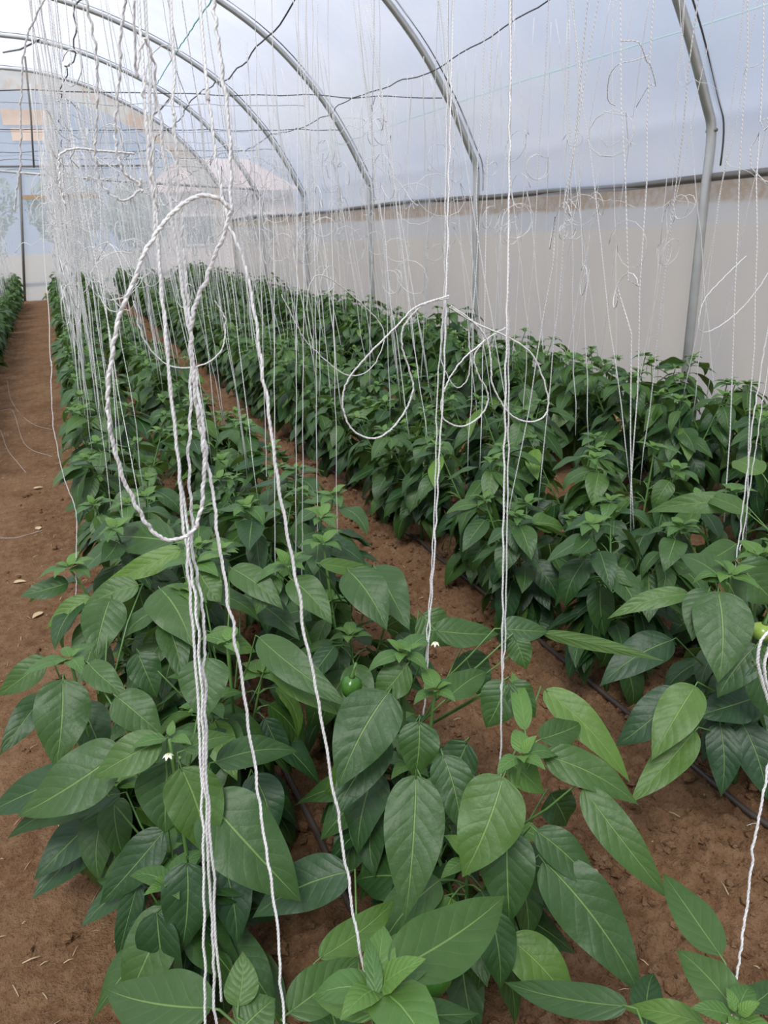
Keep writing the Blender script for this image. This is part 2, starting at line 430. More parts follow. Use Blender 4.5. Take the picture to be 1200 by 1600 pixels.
# cross pipe on hoop 5, struts
a = rY(-60, 262, 17.0); b = rY(393, 296, 17.0); b.x = 4.15
mb = MB(); mb.tube([a, (a+b)/2+Vector((0, 0, -.03)), b], .022, 8)
cp = tag(obj('cross_pipe', mb, M['steel']), 'long grey level pipe spanning between the hoop sides, wound with string ends', 'pipe')
mb = MB()
rnd = random.Random(5)
for i in range(70):
    t = rnd.uniform(.25, .98); p = a.lerp(b, t)
    mb.tube([p+Vector((math.cos(u)*.026+ u*.002, 0, 0))*0+Vector((u*.003, math.cos(u)*.027, math.sin(u)*.027)) for u in np.linspace(0, 12, 18)], .004, 4)
obj('string_winding', mb, M['string'], cp)['kind'] = 'stuff'
for (p0, y0), (p1, y1), lb in ((((238, 180), 20.1), ((268, 150), 17.1), 'short dark strut bracing the last two hoops on the curtain side'),
                               (((5, 82), 17.1), ((62, 62), 14.0), 'thin dark wire bent between hoops near the roof ridge')):
    mb = MB(); A = rY(*p0, y0); B = rY(*p1, y1); mb.tube([A, A.lerp(B, .5)+Vector((0, 0, -.04)), B], .014, 6)
    tag(obj('strut', mb, M['wire']), lb, 'strut')
mb = MB(); A = rY(39, 88, 17); B = rY(53, 262, 17); mb.tube([A, A.lerp(B, .5)+Vector((.02, 0, 0)), B], .018, 6)
tag(obj('hanging_rod', mb, M['darkpipe']), 'dark upright rod hanging from the hoop down to the level cross pipe', 'rod')

# wires
def wire(name, pts, r, mat, lb, cat='wire', grp=None, wob=.02, seed=0, n=60):
    rr = random.Random(seed); P = spline(pts, max(4, n//max(1, len(pts)-1)))
    P = [p+Vector((noise.noise(Vector((seed, i*.35, 0)))*wob, 0, noise.noise(Vector((seed, i*.3, 9)))*wob)) for i, p in enumerate(P)]
    mb = MB(); mb.tube(P, r, 5); o = obj(name, mb, mat)
    # twisted ties along the wire
    return tag(o, lb, cat, grp)
CX = [(7.7, 2.67, 'between the sides of the second thick hoop'), (10.8, 2.72, 'across the third hoop'), (13.98, 2.76, 'across the fourth hoop'), (17.05, 2.9, 'across the fifth hoop, above the level pipe'), (20.1, 2.95, 'across the hoop at the end wall')]
for i, (Y, z, tx) in enumerate(CX):
    wire('cross_wire', [(-4.45, Y, z), (-1, Y, z-.03), (1.5, Y, z-.02), (3.9, Y, z)], .0045, M['wire'], 'thin dark level wire strung '+tx, grp='level cross wires', wob=.03, seed=i)
    if i: wire('cross_wire', [(-4.0, Y-.1, z+.30), (0, Y-.1, z+.24), (3.4, Y-.1, z+.27)], .003, M['thinwire'], 'fainter upper wire strung '+tx, grp='level cross wires', wob=.03, seed=i+20)
LW = [(2.93, 'over the row beside the side curtain', 'wire', .0045), (1.47, 'over the third row from the path', 'wire', .005), (.33, 'over the row edging the bare path', 'wire', .0045), (-1.1, 'over the row across the bare path', 'wire', .004)]
for i, (X, tx, mt, r) in enumerate(LW):
    pts = []
    for k, Y in enumerate(HOOPS):
        pts.append((X+(.04 if k % 2 else -.04), Y, 2.66+.04*math.sin(k*2.1)))
        if k < len(HOOPS)-1: pts.append((X+.05*math.sin(k*3), (Y+HOOPS[k+1])/2, 2.60+.03*math.cos(k*1.7)))
    pts = [(X, -1.5, 2.62)]+pts
    wire('support_wire', pts, r, M[mt], 'kinked dark wire running lengthwise '+tx, grp='lengthwise support wires', wob=.05, seed=40+i, n=160)
wire('green_twine', [rY(1215, 2, 4.0), rY(740, 152, 7.4), rY(560, 215, 11), rY(480, 243, 14.4), rY(430, 258, 17.5)], .006, M['teal'], 'straight teal twine stretched along the roof near the curtain', 'twine', wob=.01, seed=60)
wire('green_twine', [rY(330, 0, 6.0), rY(270, 90, 8.6), rY(240, 140, 11)], .005, M['teal'], 'fine green twine slanting across the roof above the path', 'twine', wob=.01, seed=61)

# ------------------------------------------------------------------ outside world
def house():
    h = empty('brick_house', (4.6, 36, -.1)); tag(h, 'pinkish house with tiled roof seen hazily through the end wall', 'house')
    mb = MB(); mb.box((0, 0, 0), (6, 5, 3.2)); obj('wall', mb, M['brick'], h, False)
    mb = MB(); mb.add([(-.3,-.4,3.2),(6.3,-.4,3.2),(6.3,5.4,3.2),(-.3,5.4,3.2),(1.4,2.5,4.7),(4.6,2.5,4.7)], [(0,1,5,4),(1,2,5),(2,3,4,5),(3,0,4),(0,3,2,1)]); obj('roof', mb, M['tile'], h, False)
    for x in (1, 3.8):
        mb = MB(); mb.box((x-.1, -.06, 1), (x+1.3, 0, 2.3)); wf = obj('window_frame', mb, M['plaster'], h, False)
        mb = MB(); mb.box((x, -.08, 1.1), (x+1.2, -.05, 2.2)); obj('pane', mb, M['glass'], wf, False)
house()
def tree(loc, H, R0, lb, seed):
    rr = random.Random(seed); t = empty('leafy_tree', loc); tag(t, lb, 'tree', 'trees beyond the end wall')
    mb = MB(); mb.tube([(0,0,0),(.1,0,H*.3),(0,.1,H*.6)], [.16,.12,.07], 8)
    for i in range(6):
        a = rr.uniform(0, 6.3); mb.tube([(.05,0,H*.35),(math.cos(a)*R0*.6, math.sin(a)*R0*.6, H*.65)], [.07,.03], 5)
    obj('trunk', mb, M['bark'], t)
    mb = MB()
    for i in range(2600):
        a = rr.uniform(0, 6.3); u = rr.random()**.5; z = H*(.3+.68*rr.random()); rad = R0*math.sin(math.pi*min(1, max(.08, (z/H-.22)/.8)))*u
        c = Vector((math.cos(a)*rad, math.sin(a)*rad, z)); d = Vector([rr.gauss(0,1) for _ in range(3)]).normalized(); e = d.orthogonal().normalized()
        s = .09; mb.add([c-d*s, c+e*s*.5, c+d*s, c-e*s*.5], [(0,1,2,3)])
    obj('crown', mb, M['treeleaf'], t, False)
tree((-2.2, 30, -.1), 4.4, 1.5, 'hazy tree outside beyond the end wall, behind the row across the path', 1)
tree((.7, 31, -.1), 3.9, 1.3, 'hazy low tree outside, behind the end of the path', 2)
tree((3.4, 33, -.1), 3.6, 1.4, 'hazy tree outside beside the pinkish house', 3)

# ------------------------------------------------------------------ leaves and plants
def leaf(mb, P, a, n, Ln, W, bend=.6, fold=.18, wave=.06, tint=0., nu=4, nv=7, ph=0., twist=0., corr=0.):
    a = a.normalized(); n = (n-a*n.dot(a))
    if n.length < 1e-4: n = a.orthogonal()
    n.normalize(); c = a.cross(n)
    vs = []; uvs = []; pos = Vector(P); step = Ln/nv
    for j in range(nv+1):
        t = j/nv; th = bend*(t**1.2)
        dirn = (a*math.cos(th)-n*math.sin(th)+c*(math.sin(ph*3)*.38*(t-.45))).normalized(); nn = n*math.cos(th)+a*math.sin(th)
        tw = twist*t; cc = c*math.cos(tw)+nn*math.sin(tw); nn2 = nn*math.cos(tw)-c*math.sin(tw)
        w_ = W*.5*1.0*((t+.003)**.52*(1.0-t)**1.08)/.375 if t < 1 else 0
        w_ = max(w_, .0006)
        for i in range(nu+1):
            s = -1+2*i/nu; A = abs(s)
            off = cc*(s*w_)+nn2*(fold*A*w_*(1-.5*A)+wave*w_*A*A*math.sin(t*11+ph+(1.6 if s > 0 else 0))
                      +corr*w_*(abs(math.sin(math.pi*(6.5+math.sin(ph))*(t+.03*math.sin(t*9+ph*2)*(1 if s > 0 else -1)-.26*A)))-.6)*(.6+.5*math.sin(t*5+ph))*min(1, 4*A*(1.05-A)))
            vs.append(pos+off); uvs.append((.5+.5*s, t))
        pos = pos+dirn*step
    k = nu+1
    fs = [(j*k+i, j*k+i+1, (j+1)*k+i+1, (j+1)*k+i) for j in range(nv) for i in range(nu)]
    mb.add(vs, fs, uvs, tint)

def young_tip(yb, sb, P, rr, sc=1., n=7, hi=False):
    for i in range(n):
        az = i*2.4+rr.uniform(0, 1); el = .15+1.0*(i/n)**1.3+rr.uniform(-.15,.2)
        d = Vector((math.cos(az)*math.cos(el), math.sin(az)*math.cos(el), math.sin(el)))
        Ln = sc*rr.uniform(.05, .10)*(1.2-.65*i/n)
        leaf(yb, P+d*.006, d, Vector((0,0,1))+Vector((-d.x,-d.y,0))*.4, Ln, Ln*.58, bend=rr.uniform(.7, 1.5), fold=.22, tint=min(1, .25+.6*i/n), nu=4, nv=6 if hi else 4, ph=rr.uniform(0,6))

def pepper_mesh(name, Ln, R_, mat):
    mb = MB(); vs = []; nr, ns = 12, 20
    for i in range(nr+1):
        t = i/nr; r = R_*(math.sin(math.pi*min(1, t*1.0))**.45 if 0 < t < 1 else 0)*(1-.28*t)
        if i == 0: r = R_*.25
        for j in range(ns):
            th = 2*math.pi*j/ns; k = r*(1+.09*math.cos(3*th+t)*(.4+.6*t))
            vs.append((math.cos(th)*k, math.sin(th)*k, -t*Ln+(.012*(1-r/R_) if t > .8 else 0)))
    mb.add(vs, [(i*ns+j, (i+1)*ns+j, (i+1)*ns+(j+1) % ns, i*ns+(j+1) % ns) for i in range(nr) for j in range(ns)])
    return mb.mesh(name, mat)
def pepper(parent, P, Ln=.08, R_=.036, mat='pepper', rot=(0.15, .1, 0)):
    o = obj('pepper_fruit', pepper_mesh('pepper_fruit', Ln, R_, M[mat]), None, parent, loc=P); o.rotation_euler = rot
    mb = MB(); mb.tube([(0,0,-.004),(0,0,.006),(.004,.003,.02),(.01,.008,.035)], [.009,.004,.003,.0035], 8); obj('fruit_stalk', mb, M['stem'], o)
    return o
def flower(parent, P, rr):
    mb = MB()
    for i in range(6):
        a = i*1.047; d = Vector((math.cos(a), math.sin(a), -.5)).normalized()
        leaf(mb, Vector((0,0,0)), d, Vector((0,0,1)), .012, .007, bend=.5, nu=2, nv=3)
    o = obj('flower', mb, M['petal'], parent, loc=P)
    mb = MB(); mb.blob((0,0,-.002), .0028, jit=.1); obj('anther', mb, M['anther'], o)
def buds(mb, P, rr, n=3):
    for i in range(n): mb.blob(P+Vector((rr.uniform(-.02,.02), rr.uniform(-.02,.02), rr.uniform(-.012,.01))), .0035, jit=.1, nseg=6, nring=4)

def plant_meshes(seed, H=.66, spread=.2, nleaf=64, hi=False, zmax=9, scale=1.0, ztop_leaf=None):
    rr = random.Random(seed); st, fo, yo = MB(), MB(), MB()
    fork = H*rr.uniform(.26, .36); nb = rr.choice((3, 3, 4))
    st.tube([(0,0,-.04),(rr.uniform(-.01,.01), rr.uniform(-.01,.01), fork*.5),(0,0,fork)], [.0085,.0075,.007], 7)
    tips = []; branches = []
    for b in range(nb):
        az = b*2*math.pi/nb+rr.uniform(-.4,.4); R_ = spread*rr.uniform(.4,.9); hh = H*rr.uniform(.84, 1.0)
        P = spline([(0,0,fork),(math.cos(az)*R_*.5, math.sin(az)*R_*.5, fork+(hh-fork)*.45),(math.cos(az)*R_, math.sin(az)*R_, hh)], 5)
        if zmax < 9: P = [p for p in P if p.z < zmax-.03] if sum(p.z < zmax-.03 for p in P) > 2 else P[:3]
        st.tube(P, [.006-.0035*i/(len(P)-1) for i in range(len(P))], 6); branches.append((az, P)); tips.append(P[-1])
    nu, nv = (6, 22) if hi else (4, 6)
    for i in range(nleaf):
        az0, P = rr.choice(branches); t = rr.random()**.85
        if i < nleaf*.16: base = Vector((0,0,fork*rr.uniform(.55,1.1))); az = rr.uniform(0, 6.283); t = 0
        else:
            base = P[min(len(P)-1, int(t*(len(P)-1)))]; az = (az0+rr.gauss(0, 1.1)) if rr.random() < .75 else rr.uniform(0, 6.283)
        z = base.z
        if z > zmax: continue
        rel = z/H
        o = Vector((math.cos(az), math.sin(az), 0)); pl = rr.uniform(.03,.075)*(1.15-.45*rel)
        e1 = base+o*pl*.9+Vector((0,0,pl*rr.uniform(.1,.55)))
        st.tube([base, base.lerp(e1,.5)+Vector((0,0,.006)), e1], .0019, 4, caps=False, tint=.5)
        el = -.15-1.05*rr.random()*(1.05-.55*rel)+(.25 if rel > .85 else 0)
        a = o*math.cos(el)+Vector((0,0,math.sin(el)))
        a += Vector((rr.gauss(0,.2), rr.gauss(0,.2), 0)); a.normalize()
        Ln = rr.uniform(.125,.195)*(1.1-.36*rel**3)*scale
        nrm = Vector((0,0,1))+o*rr.uniform(.1,.9)+Vector((rr.gauss(0,.3), rr.gauss(0,.3), 0))
        leaf(fo, e1, a, nrm, Ln, Ln*rr.uniform(.46,.60), bend=rr.uniform(.25,1.3), fold=rr.uniform(.1,.4), wave=rr.uniform(.03,.12),
             tint=max(0, min(1, .10+.42*max(0, rel-.45)+rr.gauss(0,.11)+(.55 if rr.random() < .04 else 0))), nu=nu, nv=nv, ph=rr.uniform(0,6.3), twist=rr.gauss(0,.35), corr=rr.uniform(.03,.08) if hi else 0)  # tint climbs with leaf height, painting in the lit tops of the rows
    for T in tips:
        if T.z < zmax: young_tip(yo, st, T, rr, sc=.82*scale, n=8 if hi else 7, hi=hi)
    return st, fo, yo, tips

VAR = []
for k in range(12):
    hi = k < 5
    st, fo, yo, tips = plant_meshes(100+k, H=.64+.05*math.sin(k*2.3), spread=.24, nleaf=96 if hi else 90, hi=hi)
    VAR.append((st.mesh('stem', M['stem']), fo.mesh('foliage', M['leaf']), yo.mesh('young_leaves', M['young'])))

ONES = ['first','second','third','fourth','fifth','sixth','seventh','eighth','ninth','tenth','eleventh','twelfth','thirteenth','fourteenth','fifteenth','sixteenth','seventeenth','eighteenth','nineteenth']
ORD = ONES+['twentieth']+['twenty-'+o for o in ONES[:9]]+['thirtieth']+['thirty-'+o for o in ONES[:9]]+['fortieth']
# row: x, first y, wording, plants of the row built apart
ROWS = [('A', .10, 1.95, 'the row edging the bare path', 4), ('B', .61, 2.15, 'the second row from the path', 4),
        ('C', 1.47, 1.75, 'the third row from the path', 1), ('D', 1.96, 1.65, 'the fourth row from the path', 1),
        ('E', 2.80, 1.9, 'the fifth row from the path', 0), ('F', 3.22, 2.2, 'the row beside the side curtain', 0),
        ('L', -.93, 5.6, 'the row across the bare path', 0), ('K', -1.42, 10.5, 'the outer row across the path', 0)]
SPC = .45
rnd = random.Random(11)
PLANTS = []
def place_plant(x, y, label, group, rz, sc, var):
    e = empty('pepper_plant', (x, y, gz(x, y)-.005), rz); e.scale = (sc, sc, sc)
    tag(e, label, 'plant', group)
    for nm, me in zip(('stem', 'foliage', 'young_leaves'), VAR[var]):
        o = bpy.data.objects.new(nm, me); COL.objects.link(o); o.parent = e
    return e
for key, X, Y0, words, i in ROWS:
    y = Y0
    while y < YEND-.75:
        x = X+rnd.uniform(-.04, .04); yy = y+rnd.uniform(-.05, .05)
        near = yy < 3.6
        sc = rnd.uniform(.93, 1.07)*(1.07 if key in 'EF' else 1)
        g = 'pepper plants in '+words
        if yy < 12 and key != 'K': lb = '%s pepper plant counted from the camera end of %s' % (ORD[i], words)
        else: lb = 'small distant pepper plant toward the end wall in '+words; g = 'far stretch of '+words
        v = rnd.randrange(0, 5) if near else rnd.randrange(5, 12)
        e = place_plant(x, yy, lb, g, rnd.uniform(0, 6.28), sc, v)
        PLANTS.append((key, i, x, yy, .62*sc, e, words)); y += SPC; i += 1

# ---- plants close to the camera, with the leaves the photo shows
class Hero:
    def __init__(s, x, y, label, seed, H=.64, fill=40, zmax=.46, spread=.21, ntop=0):
        fill = int(fill*1.6); zmax += .03
        s.o = Vector((x, y, gz(x, y)-.005)); s.e = empty('pepper_plant', s.o); tag(s.e, label, 'plant', 'pepper plants close to the camera')
        s.st, s.fo, s.yo, _ = plant_meshes(seed, H=H, spread=spread, nleaf=fill, hi=True, zmax=zmax)
        s.rr = random.Random(seed); s.H = H
    def lf(s, b, t, wpx, zb, zt, tint=.2, bend=.5, fold=.2, up=.5, young=False, pet=True, flip=1, twist=0.):
        P = rZ(*b, zb)-s.o; Q = rZ(*t, zt)-s.o
        chord = Q-P; dd = depth(P+s.o)
        W = wpx/F*dd*1.06; Ln = chord.length*(bend/2/math.sin(bend/2) if bend > .05 else 1)
        fc = (CAMP-(P+s.o)).normalized(); n = (fc*flip+Vector((0,0,up))); a = chord.normalized(); n = (n-a*n.dot(a)).normalized()
        th = bend/2.2
        a2 = a*math.cos(th)+n*math.sin(th); n2 = n*math.cos(th)-a*math.sin(th)
        leaf(s.yo if young else s.fo, P, a2, n2, Ln, W, bend=bend, fold=fold, wave=s.rr.uniform(.06,.15), tint=tint*1.05, nu=10, nv=34, ph=s.rr.uniform(0,6), twist=twist+s.rr.gauss(0,.12), corr=s.rr.uniform(.03,.075))  # tint scaled up so the colour carries the light on upper leaves
        if pet:
            ax = Vector((P.x*.35, P.y*.35, max(.08, P.z-.14))); 
            mid_ = P.lerp(ax, .45)+Vector((0,0,.004))
            s.st.tube([P+a2*.006, P-a2*.012, mid_, ax], [.0014,.0017,.002,.0024], 6)
    def tip(s, b, z, n=7, sc=1.):
        P = rZ(*b, z)-s.o
        s.st.tube(spline([(P.x*.2, P.y*.2, .2), (P.x*.7, P.y*.7, P.z*.6), P], 5), .0038, 6)
        young_tip(s.yo, s.st, P, s.rr, sc=sc, n=n, hi=True); return P
    def done(s):
        obj('stem', s.st, M['stem'], s.e); obj('foliage', s.fo, M['leaf'], s.e); obj('young_leaves', s.yo, M['young'], s.e)

# A1: left cluster with the white flower
h = Hero(.04, 1.20, 'pepper plant with a small white flower between its top leaves, edge of the bare path', 201, fill=22, zmax=.40)
h.tip((265, 1155), .655, 4, .7)
h.lf((252,1157),(146,1216),62,.655,.60,.45,.5)
h.lf((283,1200),(325,1338),86,.645,.50,.42,.4)
h.lf((262,1190),(258,1302),88,.58,.47,.15)
h.lf((190,1172),(28,1278),92,.60,.50,.25)
h.lf((322,1246),(470,1410),112,.58,.42,.22,.5)
h.lf((338,1190),(466,1173),50,.58,.52,.15)
h.lf((288,1172),(366,1150),34,.645,.62,.35)
h.lf((325,1028),(318,1128),74,.66,.56,.25)
h.lf((182,1088),(254,1150),62,.64,.57,.28)
h.lf((138,1036),(202,1092),42,.67,.62,.3)
h.lf((132,1204),(-25,1275),62,.50,.40,.05)
h.lf((188,1240),(12,1308),52,.46,.34,.05)
h.lf((256,1298),(157,1414),60,.42,.30,.03)
h.lf((216,1378),(184,1502),36,.34,.20,.02)
h.lf((292,1348),(284,1490),78,.42,.28,.03)
h.lf((345,1335),(372,1478),64,.38,.24,.0)
h.lf((396,1210),(430,1310),60,.44,.34,.0)
flower(h.e, rZ(262,1178,.65)-h.o, h.rr); buds(h.st, rZ(275,1172,.65)-h.o, h.rr); h.done()
# A1b: plant at the left edge
h = Hero(-.08, 1.55, 'pepper plant leaning over the bare path with a yellow-edged top leaf', 202, fill=30, zmax=.42)
h.tip((110, 1030), .65, 6, .9)
h.lf((98,1062),(88,1202),80,.64,.50,.22)
h.lf((72,1030),(-4,1088),44,.64,.57,.3)
h.lf((172,936),(148,1030),64,.66,.56,.25)
h.lf((216,914),(128,952),42,.68,.63,.35)
h.lf((142,934),(72,982),30,.62,.56,.75)
h.lf((70,1085),(0,1180),44,.5,.42,.1)
h.lf((125,1100),(165,1190),60,.5,.4,.05)
h.done()
# A2: centre-left
h = Hero(.20, 1.55, 'pepper plant behind the flowering one, at the end of the big hanging string loop', 203, fill=44, zmax=.5)
h.tip((305, 880), .69, 8); h.tip((345, 865), .66, 6); h.tip((355, 1005), .62, 5, .8)
h.lf((282,858),(163,912),36,.70,.62,.8)
h.lf((250,920),(302,1010),78,.66,.58,.28)
h.lf((258,972),(286,1064),46,.6,.5,.2)
h.lf((362,888),(444,952),46,.68,.6,.3)
h.lf((312,896),(345,942),50,.68,.62,.4)
h.lf((272,846),(158,842),62,.66,.62,.2)
h.lf((405,996),(546,1108),52,.62,.52,.25,.6)
h.lf((425,1035),(530,1120),44,.56,.46,.55)
h.lf((330,988),(400,1020),40,.62,.56,.45)
h.lf((215,1020),(245,1090),50,.56,.46,.1)
h.lf((380,930),(470,1000),50,.55,.47,.1)
h.done()
# A0: lowest plant
h = Hero(.21, .62, 'lowest pepper plant in view, with a fresh bright growing tip and a big glossy leaf', 204, fill=26, zmax=.40, H=.62)
h.tip((590, 1545), .645, 6, 1.3)
h.lf((330,1575),(163,1548),98,.55,.50,.22,.4)
h.lf((372,1572),(380,1486),52,.57,.60,.45,.3)
h.lf((612,1518),(790,1402),104,.655,.60,.32,.4)
h.lf((452,1582),(562,1498),72,.58,.56,.3)
h.lf((500,1497),(618,1408),52,.46,.42,.55)
h.lf((585,1585),(490,1560),36,.63,.6,.5, young=True)
h.lf((596,1590),(748,1585),54,.60,.55,.15)
h.lf((375,1610),(430,1560),80,.55,.56,.3)
h.lf((586,1560),(572,1460),26,.65,.67,.3, young=True)
h.lf((545,1362),(394,1432),76,.42,.34,.03)
h.done()
# B0: bottom right
h = Hero(.62, .42, 'pepper plant at the bottom corner where a single string comes down', 205, fill=24, zmax=.38, H=.6)
h.tip((1150, 1590), .60, 6, .6)
h.lf((1125,1492),(1036,1366),62,.56,.54,.3)
h.lf((1150,1582),(1058,1484),66,.58,.56,.35)
h.lf((1100,1600),(975,1575),40,.5,.46,.7)
h.lf((1165,1575),(1215,1535),44,.55,.53,.15)
h.lf((980,1572),(788,1538),52,.5,.42,.15)
h.lf((1010,1600),(1020,1520),50,.44,.42,.05)
h.done()
# B1: central plant
h = Hero(.54, .98, 'pepper plant at the centre whose tip a doubled string reaches', 206, fill=30, zmax=.42, H=.62)
h.tip((815, 1182), .635, 6, .8)
h.lf((786,1214),(724,1372),98,.63,.50,.4,.5)
h.lf((650,1212),(634,1438),90,.58,.40,.2,.3)
h.lf((692,1180),(722,1302),62,.58,.47,.12)
h.lf((850,1180),(998,1256),58,.62,.54,.3)
h.lf((912,1232),(1044,1406),58,.58,.44,.3,.5)
h.lf((792,1296),(796,1442),84,.52,.38,.1)
h.lf((765,1420),(783,1546),60,.42,.30,.08)
h.lf((838,1298),(937,1394),56,.52,.43,.15)
h.lf((850,1346),(1004,1556),94,.48,.32,.15,.3)
h.lf((852,1078),(986,1222),52,.60,.46,.7,.4)
h.lf((845,1155),(908,1132),46,.58,.55,.2)
h.lf((795,1465),(905,1590),72,.34,.24,.6)
h.lf((820,1140),(800,1050),30,.60,.63,.5,young=True)
h.lf((795,1190),(850,1240),50,.6,.54,.4,young=True)
h.lf((745,1215),(690,1290),70,.45,.36,.0)
h.lf((860,1240),(885,1290),60,.45,.36,.0)
h.done()
pepper(h.e, rZ(684,1508,.38)-h.o, .07, .032)
# B2
h = Hero(.52, 1.28, 'pepper plant with a pale young tip touching a slanting string, centre of the bed', 207, fill=34, zmax=.42, H=.64)
h.tip((632, 1022), .67, 8, .9); h.tip((680, 1080), .62, 6, .8)
h.lf((607,1082),(527,1232),94,.62,.48,.2,.4)
h.lf((636,1038),(583,1100),54,.66,.58,.4)
h.lf((655,1128),(648,1216),62,.60,.5,.25)
h.lf((604,1152),(518,1280),62,.5,.4,.1)
h.lf((680,985),(780,992),48,.68,.64,.3)
h.lf((782,982),(857,988),42,.68,.66,.2)
h.lf((805,998),(822,1046),38,.67,.61,.3)
h.lf((850,990),(1037,1033),26,.65,.60,.9,.2,flip=-1)
h.lf((792,1066),(760,1138),62,.64,.55,.25)
h.lf((800,1066),(836,1122),44,.64,.57,.25)
h.lf((700,1090),(760,1050),46,.62,.6,.35)
h.lf((660,960),(705,1010),60,.67,.6,.35)
h.lf((730,1160),(690,1235),60,.5,.4,.05)
h.lf((725,1020),(760,1090),60,.58,.48,.1)
flower(h.e, rZ(680,1003,.68)-h.o, h.rr); pepper(h.e, rZ(550,1058,.5)-h.o, .06, .03); h.done()
# B3
h = Hero(.60, 1.75, 'pepper plant ending the near clump beside the red soil aisle, four thin strings above it', 208, fill=46, zmax=.5, H=.66)
h.tip((505, 850), .68, 7); h.tip((450, 885), .68, 7)
h.lf((500,880),(592,893),26,.69,.62,.5,.5)
h.lf((545,892),(606,985),66,.66,.55,.2)
h.lf((585,885),(640,985),60,.60,.5,.2)
h.lf((455,905),(520,975),50,.66,.58,.3)
h.lf((430,900),(400,960),44,.66,.58,.3)
h.done()
# C0: right edge cluster
h = Hero(1.50, 1.20, 'big pepper plant with deeply ribbed glossy leaves where two strings meet', 209, fill=44, zmax=.46, H=.70, spread=.24)
h.tip((1140, 900), .70, 7, .9); h.tip((1190, 870), .70, 6)
h.lf((1122,924),(1124,1068),84,.68,.52,.3,.4)
h.lf((1108,922),(1080,1002),52,.67,.58,.22)
h.lf((1182,1008),(1120,1090),62,.58,.47,.12)
h.lf((1132,908),(1062,868),44,.70,.69,.3)
h.lf((1086,1072),(1018,1188),64,.50,.38,.75,.4)
h.lf((1086,1142),(984,1256),52,.40,.28,.75,.3)
h.lf((1076,928),(948,966),32,.64,.58,.6)
h.lf((1060,1080),(962,1168),62,.48,.36,.0)
h.lf((1050,1000),(935,1072),58,.50,.40,.0)
h.lf((1180,1090),(1085,1120),62,.42,.38,.0)
h.lf((1155,880),(1215,945),70,.70,.6,.3)
h.lf((1125,1130),(1128,1245),50,.36,.22,.0)
h.lf((1160,1130),(1200,1250),60,.36,.22,.0)
h.lf((1150,850),(1060,900),40,.68,.64,.35)
h.lf((1180,1040),(1215,1130),50,.55,.42,.1)
h.done(); pepper(h.e, rZ(1195,975,.55)-h.o, .05, .03, 'palepepper')
h = Hero(1.95, 1.35, 'pepper plant at the frame edge with long pale-edged leaves arching over the aisle soil', 210, fill=50, zmax=.6, H=.66)
h.tip((1150,770), .68, 7)
h.lf((1165,800),(1085,775),30,.68,.64,.5)
h.lf((1160,790),(1010,800),36,.66,.60,.5)
h.lf((1190,740),(1150,720),40,.70,.66,.8)
h.done()

# a few peppers and yellow leaves on plants a bit further back
rr = random.Random(77)
for key, i, x, y, H, e, w_ in PLANTS:
    if y < 5 and key in 'BCD' and rr.random() < .5:
        a = rr.uniform(2.5, 4.2); pepper(e, Vector((math.cos(a)*.07, math.sin(a)*.07, rr.uniform(.22,.34))), .065, .03)

# ------------------------------------------------------------------ strings
def wobble(P, amp, seed, f=.5):
    return [p+Vector((noise.noise(Vector((seed*7.1, i*f, 0))), noise.noise(Vector((seed*7.1, i*f, 50))), 0))*amp for i, p in enumerate(P)]
def string_mb(P, r=.0019, n=4):
    mb = MB(); mb.tube(P, r, n, vscale=1.0); return mb
def ply(mb, P, r=.0022, pitch=.013):
    # two twisted plies following P
    L_ = [0]
    for a, b in zip(P, P[1:]): L_.append(L_[-1]+(b-a).length)
    tot = L_[-1]; k = max(8, int(tot/pitch*7)); P_ = np.array([tuple(p) for p in P])
    T = np.linspace(0, tot, k); C = np.stack([np.interp(T, L_, P_[:, j]) for j in range(3)], 1)
    for ph in (0, math.pi):
        out = []
        for i in range(k):
            c = Vector(C[i]); d = (Vector(C[min(i+1, k-1)])-Vector(C[max(i-1, 0)])).normalized()
            u = d.cross(Vector((.3, .9, .1))).normalized(); v_ = d.cross(u); a = T[i]/pitch*2*math.pi+ph
            out.append(c+(u*math.cos(a)+v_*math.sin(a))*r*.23)
        mb.tube(out, r*.68, 5, vscale=.01)
STR_G = 'white training strings close to the camera'
def hero_string(px, Y0, Y1, label, r=.0022, seed=0, group=STR_G, wob=.003, extend=0.):
    n = len(px); pts = [rY(p[0], p[1], Y0+(Y1-Y0)*i/(n-1)) for i, p in enumerate(px)]
    if extend:   # continue straight up to the support wire
        extend = 2.62-pts[0].z
        d = (pts[0]-pts[1]); pts = [pts[0]+Vector((d.x/d.z*extend, d.y/d.z*extend, extend))]+pts
    P = spline(pts, 14); P = wobble(P, wob, seed+1, .45)
    mb = MB(); ply(mb, P, r); return tag(obj('training_string', mb, M['string']), label, 'string', group)
hero_string([(218,0),(225,150),(240,330),(262,560),(285,800),(303,1000),(315,1250),(319,1450),(320,1640)], .95, .72, 'thick white string in the close bundle, running lowest to the bottom edge', seed=1, extend=.9)
hero_string([(228,0),(236,200),(249,400),(271,640),(294,840),(312,1010),(319,1200),(331,1450),(338,1640)], .96, .70, 'white string of the close bundle, just beside the lowest running one', seed=2, extend=.9)
hero_string([(266,0),(273,200),(287,400),(300,540),(296,700),(301,850),(317,960),(320,1100),(328,1300),(346,1565)], .97, .74, 'white string of the close bundle that bows outward and ends above a leaf', seed=3, extend=.9)
hero_string([(312,0),(325,150),(352,330),(386,430),(415,620),(442,800),(480,1000),(515,1200),(547,1390),(578,1580)], .90, .64, 'single slanting white string ending at the bright tip of the lowest plant', seed=4, extend=.9)
hero_string([(245,150),(268,330),(290,480),(308,600),(326,730),(350,900),(376,1050),(402,1230),(426,1400),(446,1610)], .92, .66, 'white string slanting between the close bundle and the single outer string', seed=5)
